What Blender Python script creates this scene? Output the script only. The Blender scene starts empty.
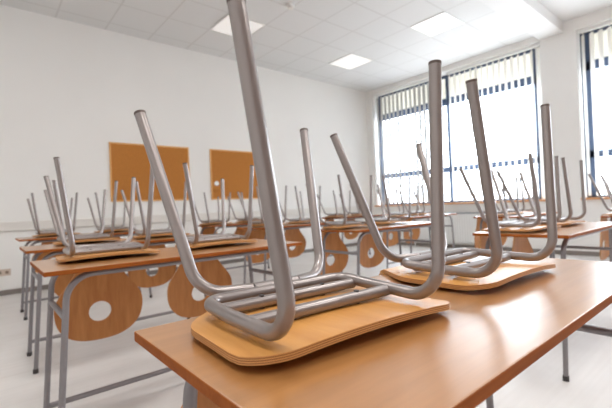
import bpy, bmesh, math, random
from mathutils import Vector, Matrix
random.seed(4)
S = bpy.context.scene
COL = S.collection
PI = math.pi
CAM_H = 0.96
DESK_H = 0.76

# ------------------------------------------------------------------ materials
def new_mat(name):
    m = bpy.data.materials.new(name)
    m.use_nodes = True
    nt = m.node_tree
    b = nt.nodes['Principled BSDF']
    return m, nt, b

def lin(r, g, b):
    f = lambda c: (c / 12.92) if c <= 0.04045 else ((c + 0.055) / 1.055) ** 2.4
    return (f(r / 255), f(g / 255), f(b / 255), 1)

def plain(name, rgb, rough=0.6, metal=0.0, spec=0.5, noise=0.0, nscale=8, coat=0):
    m, nt, b = new_mat(name)
    b.inputs['Roughness'].default_value = rough
    b.inputs['Metallic'].default_value = metal
    b.inputs['Specular IOR Level'].default_value = spec
    b.inputs['Coat Weight'].default_value = coat
    c = lin(*rgb)
    if noise > 0:
        tc = nt.nodes.new('ShaderNodeTexCoord')
        n = nt.nodes.new('ShaderNodeTexNoise'); n.inputs['Scale'].default_value = nscale
        n.inputs['Detail'].default_value = 4
        r = nt.nodes.new('ShaderNodeValToRGB')
        r.color_ramp.elements[0].position = 0.3; r.color_ramp.elements[1].position = 0.7
        r.color_ramp.elements[0].color = tuple(x * (1 - noise) for x in c[:3]) + (1,)
        r.color_ramp.elements[1].color = tuple(min(1, x * (1 + noise * .5)) for x in c[:3]) + (1,)
        nt.links.new(tc.outputs['Object'], n.inputs['Vector'])
        nt.links.new(n.outputs['Fac'], r.inputs['Fac'])
        nt.links.new(r.outputs['Color'], b.inputs['Base Color'])
    else:
        b.inputs['Base Color'].default_value = c
    return m

def wood(name, dark, light, rough, along='X', stretch=14.0, scale=3.0, bump=0.0, spec=0.5, coat=0.0, fine=0.35, rvar=0.0, span=(.42, .92)):
    """long-grained wood: stretched noise along one axis"""
    m, nt, b = new_mat(name)
    N, L = nt.nodes, nt.links
    tc = N.new('ShaderNodeTexCoord')
    mp = N.new('ShaderNodeMapping')
    sc = [scale * stretch] * 3
    sc['XYZ'.index(along)] = scale
    mp.inputs['Scale'].default_value = sc
    L.new(tc.outputs['Object'], mp.inputs['Vector'])
    oi = N.new('ShaderNodeObjectInfo')
    add = N.new('ShaderNodeVectorMath'); add.operation = 'MULTIPLY_ADD'
    cmb = N.new('ShaderNodeCombineXYZ')
    for i in range(3): L.new(oi.outputs['Random'], cmb.inputs[i])
    add.inputs[1].default_value = (37, 53, 71)
    L.new(cmb.outputs[0], add.inputs[0]); L.new(mp.outputs[0], add.inputs[2])
    n1 = N.new('ShaderNodeTexNoise'); n1.inputs['Scale'].default_value = 1.0; n1.inputs['Detail'].default_value = 6
    n1.inputs['Roughness'].default_value = 0.6; n1.inputs['Distortion'].default_value = 0.4
    L.new(add.outputs[0], n1.inputs['Vector'])
    n2 = N.new('ShaderNodeTexNoise'); n2.inputs['Scale'].default_value = 4.5; n2.inputs['Detail'].default_value = 3
    L.new(add.outputs[0], n2.inputs['Vector'])
    mx = N.new('ShaderNodeMath'); mx.operation = 'MULTIPLY_ADD'; mx.inputs[1].default_value = fine
    L.new(n2.outputs['Fac'], mx.inputs[0]); L.new(n1.outputs['Fac'], mx.inputs[2])
    r = N.new('ShaderNodeValToRGB')
    r.color_ramp.elements[0].position, r.color_ramp.elements[1].position = span
    r.color_ramp.elements[0].color = lin(*dark); r.color_ramp.elements[1].color = lin(*light)
    L.new(mx.outputs[0], r.inputs['Fac'])
    L.new(r.outputs['Color'], b.inputs['Base Color'])
    b.inputs['Roughness'].default_value = rough
    b.inputs['Specular IOR Level'].default_value = spec
    b.inputs['Coat Weight'].default_value = coat
    b.inputs['Coat Roughness'].default_value = 0.25
    if rvar:
        rm = N.new('ShaderNodeMapRange'); rm.inputs[1].default_value = .3; rm.inputs[2].default_value = .7
        rm.inputs[3].default_value = rough - rvar / 2; rm.inputs[4].default_value = rough + rvar / 2
        L.new(n2.outputs['Fac'], rm.inputs[0]); L.new(rm.outputs[0], b.inputs['Roughness'])
    if bump:
        bp = N.new('ShaderNodeBump'); bp.inputs['Strength'].default_value = bump; bp.inputs['Distance'].default_value = 0.002
        L.new(mx.outputs[0], bp.inputs['Height']); L.new(bp.outputs[0], b.inputs['Normal'])
    return m

def ply_edge(name):
    """plywood edge: stripes across the thickness, read from the rim's UV"""
    m, nt, b = new_mat(name)
    N, L = nt.nodes, nt.links
    uv = N.new('ShaderNodeUVMap'); uv.uv_map = 'rim'
    sp = N.new('ShaderNodeSeparateXYZ'); L.new(uv.outputs[0], sp.inputs[0])
    mm = N.new('ShaderNodeMath'); mm.operation = 'MULTIPLY'; mm.inputs[1].default_value = 3.5
    L.new(sp.outputs['Y'], mm.inputs[0])
    fr = N.new('ShaderNodeMath'); fr.operation = 'FRACT'; L.new(mm.outputs[0], fr.inputs[0])
    r = N.new('ShaderNodeValToRGB')
    r.color_ramp.elements[0].position = 0.45; r.color_ramp.elements[1].position = 0.6
    r.color_ramp.elements[0].color = lin(205, 152, 92); r.color_ramp.elements[1].color = lin(150, 96, 50)
    L.new(fr.outputs[0], r.inputs['Fac']); L.new(r.outputs[0], b.inputs['Base Color'])
    b.inputs['Roughness'].default_value = 0.5
    return m

M = {}
M['desk'] = wood('desk_laminate', (158, 108, 58), (182, 128, 74), 0.30, 'X', 16, 2.4, spec=1.0, coat=0.7, rvar=0.03, fine=0.2, span=(.3, .85))
M['desk_edge'] = wood('desk_edge_band_shaded', (132, 68, 22), (158, 88, 36), 0.65, 'X', 12, 3, spec=0.12)  # orange edge band, darkened further with the shade away from the windows
M['seat'] = wood('seat_plywood', (192, 130, 62), (216, 158, 88), 0.38, 'Y', 9, 2.2, spec=0.45, coat=0.15)
M['back'] = wood('backrest_plywood', (172, 108, 54), (204, 142, 80), 0.42, 'Z', 9, 2.2, spec=0.4)
M['ply'] = ply_edge('plywood_edge')
M['tube'] = plain('grey_painted_steel', (150, 142, 139), 0.31, 0.66, 0.5)
M['cap'] = plain('dark_plastic_cap', (92, 78, 72), 0.55)
M['rivet'] = plain('dark_rivet', (84, 82, 84), 0.4, 0.7)
M['desk_tube'] = plain('grey_desk_steel', (136, 132, 134), 0.4, 0.45)
M['foot'] = plain('dark_rubber_foot', (60, 56, 56), 0.7)
M['wall'] = plain('white_wall_paint', (238, 237, 234), 0.85, noise=0.015, nscale=1.5, spec=0.2)
M['wall_brown'] = plain('reflection_brown_wall', (146, 126, 116), 0.8)  # brown added to give the chair tubes a dark middle by reflection
M['wall_side'] = plain('grey_side_wall', (222, 219, 216), 0.85)  # unseen wall greyed slightly to deepen reflections and contrast
M['white'] = plain('white_paint', (238, 238, 236), 0.5, spec=0.3)
M['beam'] = plain('white_beam_paint', (226, 225, 224), 0.85, spec=0.2)
M['trunk'] = plain('white_plastic_duct', (226, 222, 216), 0.5)
M['skirt'] = plain('grey_skirting', (132, 124, 118), 0.5)
M['frame'] = plain('blue_grey_window_frame', (58, 74, 100), 0.45)
M['sill'] = wood('window_sill_wood', (206, 146, 96), (226, 172, 124), 0.4, 'Y', 12, 3)
M['cork'] = plain('cork', (186, 124, 64), 0.9, noise=0.10, nscale=60, spec=0.1)
M['cork_frame'] = wood('board_frame_wood', (214, 158, 92), (232, 182, 118), 0.5, 'X', 10, 3)
M['paper'] = plain('white_paper', (240, 240, 238), 0.8)
M['socket'] = plain('beige_plastic', (206, 190, 176), 0.5)
M['dark'] = plain('dark_slot', (140, 122, 108), 0.8)
M['radiator'] = plain('radiator_enamel', (236, 236, 234), 0.4)
M['grille'] = plain('radiator_grille', (150, 154, 158), 0.5, noise=0.1, nscale=30)
M['shrub'] = plain('shrub_leaves', (120, 170, 90), 0.8, noise=0.3, nscale=6)

def mat_floor():
    m, nt, b = new_mat('pale_linoleum')
    N, L = nt.nodes, nt.links
    tc = N.new('ShaderNodeTexCoord')
    n = N.new('ShaderNodeTexNoise'); n.inputs['Scale'].default_value = 2.2; n.inputs['Detail'].default_value = 8
    L.new(tc.outputs['Object'], n.inputs['Vector'])
    mp = N.new('ShaderNodeMapping'); mp.inputs['Scale'].default_value = (1, 26, 1)
    L.new(tc.outputs['Object'], mp.inputs['Vector'])
    n2 = N.new('ShaderNodeTexNoise'); n2.inputs['Scale'].default_value = 1.2; n2.inputs['Detail'].default_value = 5
    L.new(mp.outputs[0], n2.inputs['Vector'])
    a = N.new('ShaderNodeMath'); a.operation = 'MULTIPLY_ADD'; a.inputs[1].default_value = 0.5
    L.new(n2.outputs['Fac'], a.inputs[0]); L.new(n.outputs['Fac'], a.inputs[2])
    r = N.new('ShaderNodeValToRGB')
    r.color_ramp.elements[0].position = 0.45; r.color_ramp.elements[1].position = 1.0
    r.color_ramp.elements[0].color = lin(206, 202, 198); r.color_ramp.elements[1].color = lin(222, 219, 216)
    L.new(a.outputs[0], r.inputs['Fac'])
    # welded seams every 2 m
    sx = N.new('ShaderNodeSeparateXYZ'); L.new(tc.outputs['Object'], sx.inputs[0])
    md = N.new('ShaderNodeMath'); md.operation = 'PINGPONG'; md.inputs[1].default_value = 0.75
    L.new(sx.outputs['Y'], md.inputs[0])
    lt = N.new('ShaderNodeMath'); lt.operation = 'LESS_THAN'; lt.inputs[1].default_value = 0.005
    L.new(md.outputs[0], lt.inputs[0])
    mix = N.new('ShaderNodeMixRGB'); mix.blend_type = 'MULTIPLY'; mix.inputs['Color2'].default_value = (.9, .88, .86, 1)
    L.new(lt.outputs[0], mix.inputs['Fac']); L.new(r.outputs[0], mix.inputs['Color1'])
    L.new(mix.outputs[0], b.inputs['Base Color'])
    b.inputs['Roughness'].default_value = 0.42
    b.inputs['Specular IOR Level'].default_value = 0.4
    return m
M['floor'] = mat_floor()

TILE = 0.6195
def mat_ceiling():
    m, nt, b = new_mat('suspended_ceiling_tiles')
    N, L = nt.nodes, nt.links
    tc = N.new('ShaderNodeTexCoord'); sx = N.new('ShaderNodeSeparateXYZ')
    L.new(tc.outputs['Object'], sx.inputs[0])
    outs = []
    for ax, off in (('X', 0.866 - 4 * TILE), ('Y', 2.88 - 10 * 0.6125)):
        period = TILE if ax == 'X' else 0.6125
        sub = N.new('ShaderNodeMath'); sub.operation = 'SUBTRACT'; sub.inputs[1].default_value = off
        L.new(sx.outputs[ax], sub.inputs[0])
        pp = N.new('ShaderNodeMath'); pp.operation = 'PINGPONG'; pp.inputs[1].default_value = period / 2
        L.new(sub.outputs[0], pp.inputs[0])
        lt = N.new('ShaderNodeMath'); lt.operation = 'LESS_THAN'; lt.inputs[1].default_value = 0.011
        L.new(pp.outputs[0], lt.inputs[0]); outs.append(lt)
    mxm = N.new('ShaderNodeMath'); mxm.operation = 'MAXIMUM'
    L.new(outs[0].outputs[0], mxm.inputs[0]); L.new(outs[1].outputs[0], mxm.inputs[1])
    n = N.new('ShaderNodeTexNoise'); n.inputs['Scale'].default_value = 120
    L.new(tc.outputs['Object'], n.inputs['Vector'])
    r = N.new('ShaderNodeValToRGB')
    r.color_ramp.elements[0].color = lin(216, 216, 215); r.color_ramp.elements[1].color = lin(226, 226, 225)
    L.new(n.outputs['Fac'], r.inputs['Fac'])
    mix = N.new('ShaderNodeMixRGB'); mix.inputs['Color2'].default_value = lin(208, 207, 205)
    L.new(mxm.outputs[0], mix.inputs['Fac']); L.new(r.outputs[0], mix.inputs['Color1'])
    L.new(mix.outputs[0], b.inputs['Base Color'])
    b.inputs['Roughness'].default_value = 0.9; b.inputs['Specular IOR Level'].default_value = 0.15
    return m
M['ceiling'] = mat_ceiling()

def mat_glass():
    m = bpy.data.materials.new('window_glass'); m.use_nodes = True
    nt = m.node_tree; N, L = nt.nodes, nt.links
    for n in list(N): N.remove(n)
    o = N.new('ShaderNodeOutputMaterial'); t = N.new('ShaderNodeBsdfTransparent'); g = N.new('ShaderNodeBsdfGlossy')
    g.inputs['Roughness'].default_value = 0.02; t.inputs[0].default_value = (.97, .985, .99, 1)
    x = N.new('ShaderNodeMixShader'); x.inputs[0].default_value = 0.06
    L.new(t.outputs[0], x.inputs[1]); L.new(g.outputs[0], x.inputs[2]); L.new(x.outputs[0], o.inputs[0])
    return m
M['glass'] = mat_glass()

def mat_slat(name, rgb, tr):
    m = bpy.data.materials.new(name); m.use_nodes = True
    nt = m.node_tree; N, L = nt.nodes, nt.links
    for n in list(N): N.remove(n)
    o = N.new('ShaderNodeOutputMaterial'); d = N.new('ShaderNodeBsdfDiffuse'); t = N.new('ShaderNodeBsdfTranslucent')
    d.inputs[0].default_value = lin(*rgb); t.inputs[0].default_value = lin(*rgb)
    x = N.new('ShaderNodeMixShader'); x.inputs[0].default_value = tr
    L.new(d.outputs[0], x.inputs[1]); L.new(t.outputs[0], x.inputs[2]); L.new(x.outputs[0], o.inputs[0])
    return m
M['slat'] = mat_slat('cream_blind_fabric', (246, 244, 238), 0.21)
M['slat_dim'] = mat_slat('cream_blind_fabric_shaded', (192, 191, 189), 0.04)  # same fabric, shade put into its colour so slats show against sky
M['shutter'] = mat_slat('cream_shutter', (246, 242, 234), 0.20)

def mat_emit(name, rgb, s):
    m = bpy.data.materials.new(name); m.use_nodes = True
    nt = m.node_tree; b = nt.nodes['Principled BSDF']
    b.inputs['Base Color'].default_value = lin(*rgb)
    b.inputs['Emission Color'].default_value = lin(*rgb)
    b.inputs['Emission Strength'].default_value = s
    return m
M['light'] = mat_emit('light_diffuser', (255, 253, 250), 0.2)

# ------------------------------------------------------------------ mesh helpers
def link(name, me, mats, parent=None, loc=None):
    o = bpy.data.objects.new(name, me)
    COL.objects.link(o)
    for m in (mats if isinstance(mats, (list, tuple)) else [mats]): me.materials.append(m)
    if parent is not None: o.parent = parent
    if loc is not None: o.location = loc
    return o

def from_bm(bm, name, smooth=False):
    bmesh.ops.recalc_face_normals(bm, faces=bm.faces)
    me = bpy.data.meshes.new(name)
    bm.to_mesh(me); bm.free()
    if smooth:
        for p in me.polygons: p.use_smooth = True
    return me

def add_box(bm, lo, hi, bevel=0.0, seg=2, mi=0):
    c = [(a + b) / 2 for a, b in zip(lo, hi)]; d = [b - a for a, b in zip(lo, hi)]
    r = bmesh.ops.create_cube(bm, size=1.0, matrix=Matrix.Translation(c) @ Matrix.Diagonal((*d, 1)))
    vs = r['verts']
    fs = {f for v in vs for f in v.link_faces}
    for f in fs: f.material_index = mi
    if bevel:
        es = {e for v in vs for e in v.link_edges}
        bmesh.ops.bevel(bm, geom=list(es), offset=bevel, segments=seg, affect='EDGES', profile=0.5)

def box(name, lo, hi, mat, parent=None, bevel=0.0, loc=None, seg=2):
    bm = bmesh.new(); add_box(bm, lo, hi, bevel, seg)
    return link(name, from_bm(bm, name), mat, parent, loc)

def fillet(pts, rad, n=8):
    """round the corners of a polyline"""
    P = [Vector(p) for p in pts]
    out = [P[0]]
    for i in range(1, len(P) - 1):
        a, b, c = P[i - 1], P[i], P[i + 1]
        r = rad[i - 1] if isinstance(rad, (list, tuple)) else rad
        d1 = (a - b).normalized(); d2 = (c - b).normalized()
        ang = d1.angle(d2)
        t = r / math.tan(ang / 2)
        t = min(t, (a - b).length * .98, (c - b).length * .98); r = t * math.tan(ang / 2)
        ctr = b + (d1 + d2).normalized() * (r / math.sin(ang / 2))
        s = b + d1 * t; e = b + d2 * t
        v1 = s - ctr; v2 = e - ctr
        tot = v1.angle(v2)
        ax = v1.cross(v2).normalized()
        for k in range(n + 1):
            out.append(ctr + (Matrix.Rotation(tot * k / n, 3, ax) @ v1))
    out.append(P[-1])
    return out

def add_tube(bm, pts, rad, seg=14, cap=True, mi=0):
    P = [Vector(p) for p in pts]
    # drop duplicates
    Q = [P[0]]
    for p in P[1:]:
        if (p - Q[-1]).length > 1e-5: Q.append(p)
    P = Q
    tang = []
    for i in range(len(P)):
        if i == 0: t = P[1] - P[0]
        elif i == len(P) - 1: t = P[-1] - P[-2]
        else: t = (P[i + 1] - P[i]).normalized() + (P[i] - P[i - 1]).normalized()
        tang.append(t.normalized())
    ref = Vector((0, 0, 1)) if abs(tang[0].z) < .9 else Vector((1, 0, 0))
    nrm = tang[0].cross(ref).normalized()
    rings = []
    for i, p in enumerate(P):
        if i:
            nrm = (nrm - tang[i] * nrm.dot(tang[i])).normalized()
        bn = tang[i].cross(nrm)
        rings.append([bm.verts.new(p + (nrm * math.cos(2 * PI * k / seg) + bn * math.sin(2 * PI * k / seg)) * rad) for k in range(seg)])
    for a, b in zip(rings, rings[1:]):
        for k in range(seg):
            f = bm.faces.new((a[k], a[(k + 1) % seg], b[(k + 1) % seg], b[k])); f.smooth = True; f.material_index = mi
    if cap:
        for r in (rings[0], rings[-1]):
            f = bm.faces.new(r); f.material_index = mi
            for e in f.edges: e.smooth = False

def tube(name, pts, rad, mat, parent=None, seg=14, cap=True, loc=None):
    bm = bmesh.new(); add_tube(bm, pts, rad, seg, cap)
    bmesh.ops.recalc_face_normals(bm, faces=bm.faces)
    me = bpy.data.meshes.new(name); bm.to_mesh(me); bm.free()
    return link(name, me, mat, parent, loc)

def cyl(name, c, axis, rad, length, mat, parent=None, seg=20):
    a = Vector(axis).normalized() * length / 2
    c = Vector(c)
    return tube(name, [c - a, c + a], rad, mat, parent, seg)

def empty(name, loc, label=None, cat=None, group=None, rz=0.0):
    o = bpy.data.objects.new(name, None); COL.objects.link(o)
    o.location = loc; o.rotation_euler = (0, 0, rz); o.empty_display_size = .1
    return tag(o, label, cat, group)

def tag(o, label=None, cat=None, group=None, kind=None):
    if label: o['label'] = label
    if cat: o['category'] = cat
    if group: o['group'] = group
    if kind: o['kind'] = kind
    return o

def dup(root, loc, rz, label, group):
    r = root.copy(); COL.objects.link(r)
    r.location = loc; r.rotation_euler = (0, 0, rz); r['label'] = label; r['group'] = group
    for ch in root.children:
        c = ch.copy(); COL.objects.link(c); c.parent = r
        for g in ch.children:
            d = g.copy(); COL.objects.link(d); d.parent = c
    return r

# ------------------------------------------------------------------ the room
XW, YW = 7.31, 6.20           # window wall, notice-board wall
XL, YN = -1.45, -3.2          # the two walls behind the camera
ZC = CAM_H + 2.74             # tiled ceiling
ZC2 = CAM_H + 2.82            # plaster ceiling this side of the beam
T = 0.34
st = dict(kind='structure')
tag(box('floor', (XL - T, YN - T, -0.12), (XW + T, YW + T, 0), M['floor']), 'pale grey linoleum floor of the classroom', 'floor', **st)
tag(box('wall_back', (XL - T, YW, 0), (XW + T, YW + T, 4.0), M['wall']), 'white classroom wall carrying the two cork boards', 'wall', **st)
tag(box('wall_left', (XL - T, YN - T, 0), (XL, YW, 4.0), M['wall_side']), 'pale grey left side wall', 'wall', **st)
tag(box('wall_front', (XL, YN - T, 0), (XW + T, YN, 4.0), M['wall_brown']), 'unseen wall behind the camera, browned for reflections', 'wall', **st)
tag(box('ceiling', (XL, 2.17, ZC), (XW, YW, ZC + .25), M['ceiling']), 'white suspended tile ceiling', 'ceiling', **st)
tag(box('ceiling', (XL, YN, ZC2), (XW, 2.17, ZC2 + .2), M['beam']), 'plain plaster ceiling beyond the beam', 'ceiling', **st)
tag(box('trim_1', (XL, 2.0, CAM_H + 2.652), (XW, 2.36, ZC2 + .1), M['beam']), 'white boxed ceiling beam running to the window pillar', 'beam', **st)

# window wall with two openings
W1 = (2.352, 6.02); W2 = (-1.80, 1.84); ZS = CAM_H - 0.045; ZT = CAM_H + 2.635
bm = bmesh.new()
add_box(bm, (XW, YN, 0), (XW + T, YW, ZS))
add_box(bm, (XW, YN, ZT), (XW + T, YW, 4.0))
for a, b in ((YN, W2[0]), (W2[1], W1[0]), (W1[1], YW)):
    add_box(bm, (XW, a, ZS), (XW + T, b, ZT))
tag(link('wall_right', from_bm(bm, 'wall_right'), M['wall']), 'white window wall with a pillar between the two windows', 'wall', **st)

tag(box('baseboard_back', (XL, YW - .016, 0), (XW, YW, .062), M['skirt']), 'grey skirting along the board wall', 'baseboard', **st)
tag(box('baseboard_right', (XW - .016, YN, 0), (XW, YW - .016, .07), M['skirt']), 'grey skirting along the window wall', 'baseboard', **st)
tag(box('baseboard_left', (XL, YN, 0), (XL + .016, YW - .016, .062), M['skirt']), 'grey skirting along the left wall', 'baseboard', **st)
bm = bmesh.new()
add_box(bm, (XL, YW - .05, CAM_H - .155), (XW - .35, YW, CAM_H - .04), .006)
add_box(bm, (XL, YW - .056, CAM_H - .075), (XW - .35, YW - .04, CAM_H - .068))
tag(link('trim_2', from_bm(bm, 'trim_2'), M['trunk']), 'white cable duct along the board wall below the boards', 'cable duct', **st)

XF = XW + 0.235   # window frame plane
def window(name, y0, y1, mulls, label, dirty):
    root = tag(empty(name, (XF, (y0 + y1) / 2, ZS)), label, 'window', kind='structure')
    off = Vector((XF, (y0 + y1) / 2, ZS))
    def lo(a): return tuple(Vector(a) - off)
    z0, z1 = ZS, ZT
    zt, zl = CAM_H + 2.08, CAM_H + .655
    bm = bmesh.new(); fw = .05
    f = lambda a, b: add_box(bm, lo(a), lo(b), .004, 1)
    x0, x1 = XF, XF + .06
    f((x0, y0, z0), (x1, y1, z0 + .045)); f((x0, y0, z1 - .05), (x1, y1, z1))
    f((x0, y0 + .15, z0), (x1, y0 + .20, z1)); f((x0, y1 - (.14 if dirty else fw), z0), (x1, y1, z1))
    for m in mulls: f((x0 - .01, m - .03, z0), (x1, m + .03, z1))
    f((x0, y0, zt - .075), (x1, y1, zt + .075)); f((x0, y0, zl - .06), (x1, y1, zl + .06))
    link('window_frame', from_bm(bm, 'window_frame'), M['frame'], root)
    box('casing', lo((x0 - .012, y0, z0)), lo((x1, y0 + .15, z1)), M['white'], root)
    ys = [y0 + .04] + list(mulls) + [y1 - .04]
    for a, b in zip(ys, ys[1:]):
        box('glass_pane', lo((XF + .028, a, z0 + .03)), lo((XF + .032, b, z1 - .03)), M['glass'], root)
    # pale shutter rolled down outside the upper lights
    box('shutter', lo((XF + .09, y0, zt + .03)), lo((XF + .10, y1, z1 + .04)), M['shutter'], root)
    s = box('window_sill', lo((XW - .05, y0 - .02, z0 - .03)), lo((XF, y1 + .02, z0 + .004)), M['sill'], root, .006)
    s['label'] = 'orange wooden window sill'
    return root
window('window_1', W1[0], W1[1], (4.20,), 'tall window left of the pillar with vertical blinds', 0)
window('window_2', W2[0], W2[1], (0.0,), 'tall window right of the pillar at the picture edge', 1)

# vertical blinds
def blind(y0, y1, label, ang, mat='slat', skip=()):
    xb = XW + .10
    root = empty('vertical_blind', (xb, (y0 + y1) / 2, ZS), label, 'blind', 'vertical blinds in the windows')
    bm = bmesh.new(); add_box(bm, (-.03, -(y1 - y0) / 2, ZT - ZS - .05), (.03, (y1 - y0) / 2, ZT - ZS - .003), .006)
    link('head_rail', from_bm(bm, 'head_rail'), M['white'], root)
    bm = bmesh.new()
    n = int((y1 - y0) / .109); w = .089
    for i in range(n):
        if i in skip: continue
        yy = -(y1 - y0) / 2 + (i + .5) * (y1 - y0) / n
        a = math.radians(ang + random.uniform(-10, 10))
        dx, dy = math.sin(a) * w / 2, math.cos(a) * w / 2
        vs = []
        for z in (.03, ZT - ZS - .085):
            for k in (-1, 0, 1):
                bow = .006 * (1 - abs(k))
                vs.append(bm.verts.new((k * dx + bow * math.cos(a), yy + k * dy - bow * math.sin(a), z)))
        bm.faces.new((vs[0], vs[1], vs[4], vs[3])); bm.faces.new((vs[1], vs[2], vs[5], vs[4]))
        add_box(bm, (-.003, yy - .004, ZT - ZS - .087), (.003, yy + .004, ZT - ZS - .049))
    link('slats', from_bm(bm, 'slats', True), M[mat], root)
    bm = bmesh.new()
    add_tube(bm, [(-.035, (y1 - y0) / 2 - .03, ZT - ZS - .05), (-.036, (y1 - y0) / 2 - .03, .12)], .003, 6)
    link('pull_cord', from_bm(bm, 'pull_cord'), M['rivet'], root)
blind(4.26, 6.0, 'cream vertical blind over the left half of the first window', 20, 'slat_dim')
blind(2.36, 4.12, 'cream vertical blind over the right half of the first window, beside the pillar', 42)
blind(0.0, 1.83, 'cream vertical blind in the window at the right picture edge', 42)

# radiator under the first window
rad = empty('radiator', (XW - .07, 4.0, 0.12), 'white ribbed panel radiator under the first window', 'radiator')
bm = bmesh.new()
add_box(bm, (-.03, -.85, 0), (.03, .85, .58), .008)
k = -.80
while k < .82:
    add_box(bm, (-.043, k - .014, .03), (-.028, k + .014, .55), .005, 1); k += .05
link('panel', from_bm(bm, 'panel'), M['radiator'], rad)
box('top_grille', (-.045, -.85, .575), (.045, .85, .60), M['grille'], rad, .004)
for s in (-.6, .6):
    box('bracket', (.02, s - .02, .05), (.069, s + .02, .5), M['white'], rad)
tube('pipe', fillet([(0, .84, .05), (0, .93, .05), (0, .93, -.115)], .03), .011, M['white'], rad)

# cork boards
def board(x0, x1, label):
    z0, z1 = CAM_H + .186, CAM_H + 1.072
    cx = (x0 + x1) / 2
    r = empty('cork_board', (cx, YW, z0), label, 'notice board', 'cork boards on the wall')
    w, h, f = (x1 - x0) / 2, z1 - z0, .022
    box('cork_panel', (-w + .01, -.014, .01), (w - .01, 0, h - .01), M['cork'], r)
    bm = bmesh.new()
    for a, b in (((-w, -.02, 0), (w, 0, f)), ((-w, -.02, h - f), (w, 0, h)), ((-w, -.02, f), (-w + f, 0, h - f)), ((w - f, -.02, f), (w, 0, h - f))):
        add_box(bm, a, b, .003, 1)
    link('board_frame', from_bm(bm, 'board_frame'), M['cork_frame'], r)
    return r
board(1.478, 2.702, 'brown cork board on the white wall, left of the two')
board(3.085, 4.14, 'brown cork board on the white wall with a round white note, right of the two')
pd = cyl('paper_disc', (0, -.004, 0), (0, 1, 0), .042, .006, M['paper'])
pd.location = (3.19, YW - .0135, CAM_H + .47)
tag(pd, 'small round white note on the right cork board', 'note')

sk = empty('wall_socket', (.205, YW, .285), 'beige wall socket low on the board wall at the left edge', 'socket')
box('cover_plate', (-.075, -.012, -.042), (.075, 0, .042), M['socket'], sk, .006)
for s in (-.036, .036):
    o = cyl('outlet', (s, -.012, 0), (0, 1, 0), .02, .004, M['dark'], sk)

# ceiling lights and the smoke detector
for i, (x, y, lab) in enumerate(((2.725, 4.712, 'square ceiling light panel behind the tall foreground chair leg'),
                                 (5.2, 4.712, 'square ceiling light panel nearest the room corner'),
                                 (5.2, 2.88, 'square ceiling light panel nearest the beam'))):
    r = empty('ceiling_light', (x + .3, y + .3, ZC), lab, 'ceiling light', 'square ceiling light panels')
    bm = bmesh.new()
    for a, b in (((-.3, -.3, -.012), (.3, -.28, 0)), ((-.3, .28, -.012), (.3, .3, 0)), ((-.3, -.28, -.012), (-.28, .28, 0)), ((.28, -.28, -.012), (.3, .28, 0))):
        add_box(bm, a, b)
    link('light_frame', from_bm(bm, 'light_frame'), M['white'], r)
    box('diffuser', (-.28, -.28, -.008), (.28, .28, -.001), M['light'], r)
sd = empty('smoke_detector', (3.29, 4.05, ZC), 'small round white smoke detector on the tiled ceiling', 'smoke detector')
cyl('detector_base', (0, 0, -.012), (0, 0, 1), .055, .024, M['white'], sd)
cyl('sensor_head', (0, 0, -.036), (0, 0, 1), .038, .026, M['trunk'], sd)

# ------------------------------------------------------------------ school desk
L, D, TH = 1.22, 0.50, 0.018
def make_desk(label, group):
    r = empty('school_desk', (0, 0, 0), label, 'desk', group)
    bm = bmesh.new()
    add_box(bm, (-L / 2, 0, DESK_H - TH), (L / 2, D, DESK_H), .0025, 2)
    for f in bm.faces:
        if abs(f.normal.z) < .9 or f.calc_center_median().z < DESK_H - .01: f.material_index = 1
    link('desktop', from_bm(bm, 'desktop'), [M['desk'], M['desk_edge']], r)
    R = .0122; zr = DESK_H - TH - R
    for y in (.05, D - .05):
        for s in (-1, 1):
            pts = [(s * (L / 2 - .032), y, .008), (s * (L / 2 - .08), y, zr), (s * (L / 2 - .32), y, zr)]
            lg = tube('leg', fillet(pts, .1, 10), R, M['desk_tube'], r, 12)
            ft = tube('foot_cap', [(s * (L / 2 - .0315), y, 0), (s * (L / 2 - .033), y, .026)], R + .003, M['foot'], lg, 12)
        tube('top_rail', [(-(L / 2 - .32), y, zr), (L / 2 - .32, y, zr)], R, M['desk_tube'], r, 12)
    for s in (-1, 1):
        k = .032 + (.565 / zr) * .048
        tube('rung', [(s * (L / 2 - k), .05, .57), (s * (L / 2 - k), D - .05, .57)], .0115, M['desk_tube'], r, 10)
    k = .032 + (.10 / zr) * .048
    tube('foot_rail', [(-(L / 2 - k), D - .05, .095), (L / 2 - k, D - .05, .095)], .0125, M['desk_tube'], r, 10)
    return r

# ------------------------------------------------------------------ upturned chair
# local frame: u across, v from the seat's front edge towards the backrest, z up from the desk top
SH = 0.0105      # shell thickness
def smooth(a, b, x):
    t = max(0, min(1, (x - a) / (b - a))); return t * t * (3 - 2 * t)

BEND0 = .342; RB = .016; TILT = math.radians(3)
def path(s):
    """centre line of the one-piece shell: arc length -> (v, z, angle)"""
    if s <= BEND0:
        z = .0155 * (1 - smooth(.2, .32, s)) + .001
        return s, z, 0.0
    a_end = PI / 2 - TILT
    la = RB * a_end
    if s <= BEND0 + la:
        a = (s - BEND0) / RB
        return BEND0 + RB * math.sin(a), .001 - RB * (1 - math.cos(a)), a
    d = s - BEND0 - la
    return BEND0 + RB * math.sin(a_end) + d * math.cos(a_end), .001 - RB * (1 - math.cos(a_end)) - d * math.sin(a_end), a_end

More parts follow.
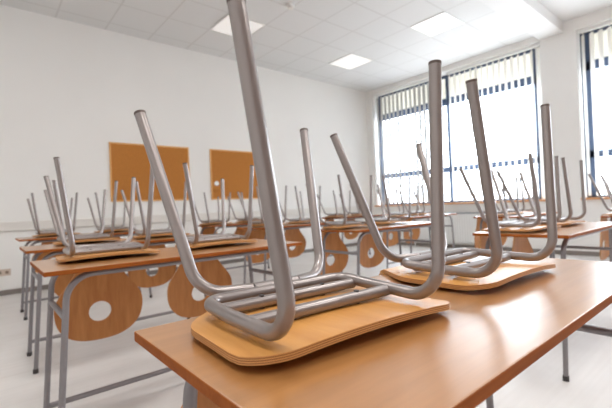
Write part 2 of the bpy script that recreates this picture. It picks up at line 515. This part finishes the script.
def shell_pt(u, s, off):
    v, z, a = path(s)
    flat = 1 - smooth(.2, .32, s)
    dish = -.0085 * flat * (u / .2) ** 2                     # sides of the seat dip towards the desk
    lip = .003 * (1 - smooth(0, .06, s))
    back = smooth(BEND0 + .05, BEND0 + .16, s)
    curve = -.022 * back * (u / .2) ** 2                     # backrest wraps forward
    n = (math.sin(a), math.cos(a))                           # normal pointing away from the sitter
    k = dish + lip + curve + off
    return Vector((u, v + n[0] * k, z + n[1] * k))

WAIST = .100
SHIFT = .005
def seat_hw(v, side=-1):
    r, ru, h0 = (.062, .064, .200) if side < 0 else (.038, .042, .210)
    h = h0
    if v < r: h = h0 - ru + ru * math.sqrt(max(0, 1 - ((r - v) / r) ** 2))
    return h - (h0 - WAIST) * smooth(.19, .37, v)

LA = RB * (PI / 2 - TILT)
S_SEAM = BEND0 + LA * .5
BC = BEND0 + LA + .248      # centre of the round of the backrest (arc length)
BR = .202
HC, HR = BC + .034, .052   # finger hole

def rim_uv(bm):
    return bm.loops.layers.uv.new('rim')

def shell_seat():
    bm = bmesh.new(); uvl = rim_uv(bm)
    vs = [0, .001, .003, .008, .015, .022, .032, .045, .066] + [.066 + (S_SEAM - .066) * i / 26 for i in range(1, 27)]
    nu = 16
    top, bot = [], []
    for s in vs:
        hl, hr = seat_hw(min(s, .40)), seat_hw(min(s, .40), 1)
        top.append([bm.verts.new(shell_pt(-hl + (hl + hr) * i / nu + SHIFT, s, SH)) for i in range(nu + 1)])
        bot.append([bm.verts.new(shell_pt(-hl + (hl + hr) * i / nu + SHIFT, s, 0)) for i in range(nu + 1)])
    for j in range(len(vs) - 1):
        for i in range(nu):
            f = bm.faces.new((top[j][i], top[j][i + 1], top[j + 1][i + 1], top[j + 1][i])); f.smooth = True
            f = bm.faces.new((bot[j][i], bot[j + 1][i], bot[j + 1][i + 1], bot[j][i + 1])); f.smooth = True
    def rim(a, b, c, d):
        f = bm.faces.new((a, b, c, d)); f.material_index = 1; f.smooth = True
        for lp in f.loops: lp[uvl].uv = (0, 1 if lp.vert in (a, b) else 0)
    for j in range(len(vs) - 1):
        rim(top[j][0], top[j + 1][0], bot[j + 1][0], bot[j][0])
        rim(top[j + 1][nu], top[j][nu], bot[j][nu], bot[j + 1][nu])
    for i in range(nu):
        rim(top[0][i], top[0][i + 1], bot[0][i + 1], bot[0][i])
    es = [e for e in bm.edges if len({f.material_index for f in e.link_faces}) == 2]
    for e in es: e.smooth = False
    me = bpy.data.meshes.new('seat')
    bmesh.ops.recalc_face_normals(bm, faces=bm.faces)
    bm.to_mesh(me); bm.free()
    return me

def back_outline():
    """right half outline from the waist down to the tip: list of (u, s)"""
    pts = []
    s0 = S_SEAM
    # circle of the backrest below its widest line, blended up to the waist
    n = 26
    for i in range(n + 1):
        s = s0 + (BC - s0) * i / n
        t = i / n
        h = WAIST + (BR - WAIST) * (.12 * t + .88 * math.sin(smooth(.12, 1.25, t) / smooth(.12, 1.25, 1) * PI / 2) ** 1.5)
        pts.append((h, s))
    m = 26
    for i in range(1, m + 1):
        a = PI / 2 * i / m
        pts.append((BR * max(0.0, math.cos(a)) ** .84, BC + (BR - .022) * math.sin(a) ** .84))
    return pts

def shell_back():
    bm = bmesh.new(); uvl = rim_uv(bm)
    half = back_outline()
    top_edge = [(WAIST * (2 * i / 12 - 1), S_SEAM) for i in range(1, 12)]
    loop = top_edge + half + [(-u, s) for u, s in reversed(half[:-1])]
    n = len(loop)
    rings_t, rings_b = [], []
    K = 9
    for k in range(K + 1):
        w = k / K
        rt, rb = [], []
        for (u, s) in loop:
            a = math.atan2(s - HC, u)
            iu, is_ = HR * math.cos(a), HC + HR * math.sin(a)
            uu, ss = iu + (u - iu) * w, is_ + (s - is_) * w
            rt.append(bm.verts.new(shell_pt(uu + SHIFT, ss, SH))); rb.append(bm.verts.new(shell_pt(uu + SHIFT, ss, 0)))
        rings_t.append(rt); rings_b.append(rb)
    for k in range(K):
        for i in range(n):
            j = (i + 1) % n
            f = bm.faces.new((rings_t[k][i], rings_t[k][j], rings_t[k + 1][j], rings_t[k + 1][i])); f.smooth = True
            f = bm.faces.new((rings_b[k][i], rings_b[k + 1][i], rings_b[k + 1][j], rings_b[k][j])); f.smooth = True
    for k in (0, K):
        for i in range(n):
            j = (i + 1) % n
            a, b, c, d = rings_t[k][i], rings_t[k][j], rings_b[k][j], rings_b[k][i]
            f = bm.faces.new((a, b, c, d)); f.material_index = 1; f.smooth = True
            for lp in f.loops: lp[uvl].uv = (0, 1 if lp.vert in (a, b) else 0)
    for e in bm.edges:
        if len({f.material_index for f in e.link_faces}) == 2: e.smooth = False
    bmesh.ops.recalc_face_normals(bm, faces=bm.faces)
    me = bpy.data.meshes.new('backrest'); bm.to_mesh(me); bm.free()
    return me

RT = .011
def make_chair(label, group):
    r = empty('school_chair', (0, 0, 0), label, 'chair', group)
    o = link('seat', shell_seat(), [M['seat'], M['ply']], r)
    o = link('backrest', shell_back(), [M['back'], M['ply']], r)
    o['label'] = 'round plywood backrest with a round finger hole'
    zf, zb = .0385, .0455          # rail heights, front and rear
    hw = .155; vf, vr = .048, .238
    # front legs with the bend into the side rail
    for s in (-1, 1):
        tip = (s * .193, .0125, .441)
        mid = (s * hw, .12, zf + .003)
        pts = [tip, (s * .146, -.008, zf), (s * hw, .145, zf + (zb - zf) * .35)]
        lg = tube('leg', fillet(pts, .055, 12), RT, M['tube'], r, 16)
        d = (Vector(pts[0]) - Vector(pts[1])).normalized()
        tube('leg_cap', [Vector(tip) - d * .001, Vector(tip) + d * .004], RT * 1.03, M['cap'], lg, 16)
    # horizontal U: side rails and rear rail
    zq = zf + (zb - zf) * .35
    pts = [(-hw, .145, zq), (-hw, vr, zb), (hw, vr, zb), (hw, .145, zq)]
    tube('seat_frame', fillet(pts, .028, 10), RT, M['tube'], r, 16)
    # rear legs with the bend into the rear cross rail
    vq = vr + .0235
    for s in (-1, 1):
        tip = (s * .203, .418, .397)
        pts = [tip, (s * .144, .296, zb + .002), (s * .05, vq, zb + .003)]
        lg = tube('leg', fillet(pts, .062, 12), RT, M['tube'], r, 16)
        d = (Vector(pts[0]) - Vector(pts[1])).normalized()
        tube('leg_cap', [Vector(tip) - d * .001, Vector(tip) + d * .004], RT * 1.03, M['cap'], lg, 16)
    tube('rear_rail', [(-.05, vq, zb + .003), (.05, vq, zb + .003)], RT, M['tube'], r, 16)
    for v, z in ((.105, .0375), (.2, .0375)):
        cb = tube('cross_bar', [(-hw + .006, v, z), (hw - .006, v, z)], RT * .95, M['tube'], r, 14)
        for s in (-.068, .068):
            bm = bmesh.new()
            add_tube(bm, [(s, v, .0235), (s, v, z + RT * .95 + .0015)], .0048, 10)
            link('rivet', from_bm(bm, 'rivet'), M['rivet'], cb)
    return r

# ------------------------------------------------------------------ the rows
rows = {
    'left': [(.195, .20, 0.0), (.17, 1.69, 0), (.205, 2.88, 0), (.27, 4.47, 0)],
    'middle': [(2.27, .64, 0), (2.20, 2.02, 0), (2.2, 3.32, 0), (2.3, 4.66, 0)],
    'right': [(4.42, .48, 0), (4.42, 1.70, 0), (4.4, 3.05, 0), (4.45, 4.40, 0)],
}
desk_lab = {
    ('left', 0): 'brown wooden school desk filling the lower foreground, nearest the camera',
    ('left', 1): 'brown school desk of the left column directly behind the foreground desk',
    ('left', 2): 'brown school desk of the left column, third from the camera',
    ('left', 3): 'brown school desk of the left column, rearmost, below the left cork board',
    ('middle', 0): 'brown desk of the middle column nearest the camera, cut by the right picture edge',
    ('middle', 1): 'brown school desk of the middle column, second from the camera, behind the right foreground chair',
    ('middle', 2): 'brown school desk of the middle column, third from the camera',
    ('middle', 3): 'brown school desk of the middle column, rearmost, near the board wall',
    ('right', 0): 'brown school desk of the window column nearest the camera, mostly past the right picture edge',
    ('right', 1): 'brown school desk of the window column, second from the camera',
    ('right', 2): 'brown school desk of the window column, third from the camera, in front of the radiator',
    ('right', 3): 'brown school desk of the window column, rearmost, near the room corner',
}
who = {
    ('left', 0): 'the foreground desk', ('left', 1): 'the left-column desk just behind the foreground desk',
    ('left', 2): 'the third desk of the left column', ('left', 3): 'the rearmost desk of the left column',
    ('middle', 0): 'the nearest desk of the middle column', ('middle', 1): 'the second desk of the middle column',
    ('middle', 2): 'the third desk of the middle column', ('middle', 3): 'the rearmost desk of the middle column',
    ('right', 0): 'the nearest desk of the window column', ('right', 1): 'the second desk of the window column',
    ('right', 2): 'the third desk of the window column', ('right', 3): 'the rearmost desk of the window column',
}
GD = 'school desks in three columns'
GC = 'chairs turned upside down on the school desks'
chair_dx = (.232, .757)
# how each pair of chairs was set down: shift along and across the desk
nudge = {('left', 1): ((.038, -.002), (.062, .0)), ('left', 2): ((.14, .0), (.145, .004)), ('left', 3): ((.09, .01), (.13, .002)),
         ('middle', 0): ((.018, -.001), (.022, .0)), ('middle', 1): ((-.02, .0), (.03, .006)), ('middle', 2): ((.04, .0), (.05, .01)),
         ('middle', 3): ((-.03, .0), (.02, .0)), ('right', 0): ((.0, .0), (-.02, .01)), ('right', 1): ((.02, .0), (.01, .01)),
         ('right', 2): ((.01, .0), (.0, .008)), ('right', 3): ((.0, .01), (.02, .0))}
desk0 = chair0 = None
for colname, lst in rows.items():
    for i, (x0, y0, rz) in enumerate(lst):
        key = (colname, i)
        loc = (x0 + L / 2, y0, 0)
        if desk0 is None: desk0 = make_desk(desk_lab[key], GD); desk0.location = loc
        else: dup(desk0, loc, rz, desk_lab[key], GD)
        for k in (0, 1):
            lab = 'upturned plywood chair on %s, %s of its two' % (who[key], ('left', 'right')[k])
            jx, jy = nudge.get(key, ((0, 0), (0, 0)))[k]
            cl = (x0 + chair_dx[k] + jx, y0 + .165 + jy, DESK_H)
            rz = (-.059, -.025)[k] if key == ('left', 0) else -.02 + random.uniform(-.025, .025)
            if key == ('left', 0) and k == 1: cl = (cl[0] + .018, cl[1] - .004, cl[2])
            if chair0 is None: chair0 = make_chair(lab, GC); chair0.location = cl; chair0.rotation_euler.z = rz
            else: dup(chair0, cl, rz, lab, GC)

# ------------------------------------------------------------------ light
w = bpy.data.worlds.new('World'); S.world = w; w.use_nodes = True
nt = w.node_tree; bg = nt.nodes['Background']
tc = nt.nodes.new('ShaderNodeTexCoord'); sx = nt.nodes.new('ShaderNodeSeparateXYZ')
rp = nt.nodes.new('ShaderNodeValToRGB'); mr = nt.nodes.new('ShaderNodeMapRange')
nt.links.new(tc.outputs['Generated'], sx.inputs[0]); nt.links.new(sx.outputs['Z'], mr.inputs[0])
mr.inputs[1].default_value = -.3; mr.inputs[2].default_value = .8
rp.color_ramp.elements[0].color = (.84, .90, .98, 1); rp.color_ramp.elements[1].color = (.80, .90, 1.02, 1)
nt.links.new(mr.outputs[0], rp.inputs[0]); nt.links.new(rp.outputs[0], bg.inputs[0])
bg.inputs[1].default_value = 11.0
for (y0, y1) in (W1, W2):
    ld = bpy.data.lights.new('window_portal', 'AREA'); ld.shape = 'RECTANGLE'
    ld.size = y1 - y0; ld.size_y = ZT - ZS; ld.cycles.is_portal = True
    o = bpy.data.objects.new('window_portal', ld); COL.objects.link(o)
    o.location = (XW + T + .02, (y0 + y1) / 2, (ZS + ZT) / 2)
    o.rotation_euler = (PI / 2, 0, PI / 2)

# fill lamps added below the ceiling over the near half of the room
for (x, y) in ((.25, 2.9), (.25, .4), (2.75, .4), (.25, -1.6), (2.75, -1.6)):
    ld = bpy.data.lights.new('fill_lamp', 'AREA'); ld.shape = 'SQUARE'; ld.size = .56
    ld.energy = 22; ld.color = (1, .98, .96)
    o = bpy.data.objects.new('fill_lamp', ld); COL.objects.link(o)
    o.location = (x, y, ZC - .03)

# ------------------------------------------------------------------ camera
cd = bpy.data.cameras.new('camera'); co = bpy.data.objects.new('camera', cd); COL.objects.link(co)
F_PX, YAW, PITCH, ROLL = 386.0, 49.8, .38, 2.35
y, p, r = map(math.radians, (YAW, PITCH, ROLL))
f = Vector((math.cos(y), math.sin(y), 0)); rt = Vector((math.sin(y), -math.cos(y), 0)); up = Vector((0, 0, 1))
Fw = f * math.cos(p) + up * math.sin(p); U = up * math.cos(p) - f * math.sin(p)
R2 = rt * math.cos(r) - U * math.sin(r); U2 = U * math.cos(r) + rt * math.sin(r)
mw = Matrix((R2, U2, -Fw)).transposed().to_4x4(); mw.translation = (0, 0, CAM_H)
co.matrix_world = mw
cd.sensor_width = 36; cd.lens = F_PX / 612 * 36; cd.clip_start = .02
cd.dof.use_dof = True; cd.dof.focus_distance = .72; cd.dof.aperture_fstop = 5.6
S.camera = co

S.view_settings.view_transform = 'Standard'
S.view_settings.look = 'None'
S.view_settings.exposure = 0.36
S.view_settings.gamma = 1.0
S.cycles.max_bounces = 12; S.cycles.diffuse_bounces = 8; S.cycles.transparent_max_bounces = 12
S.cycles.sample_clamp_indirect = 8
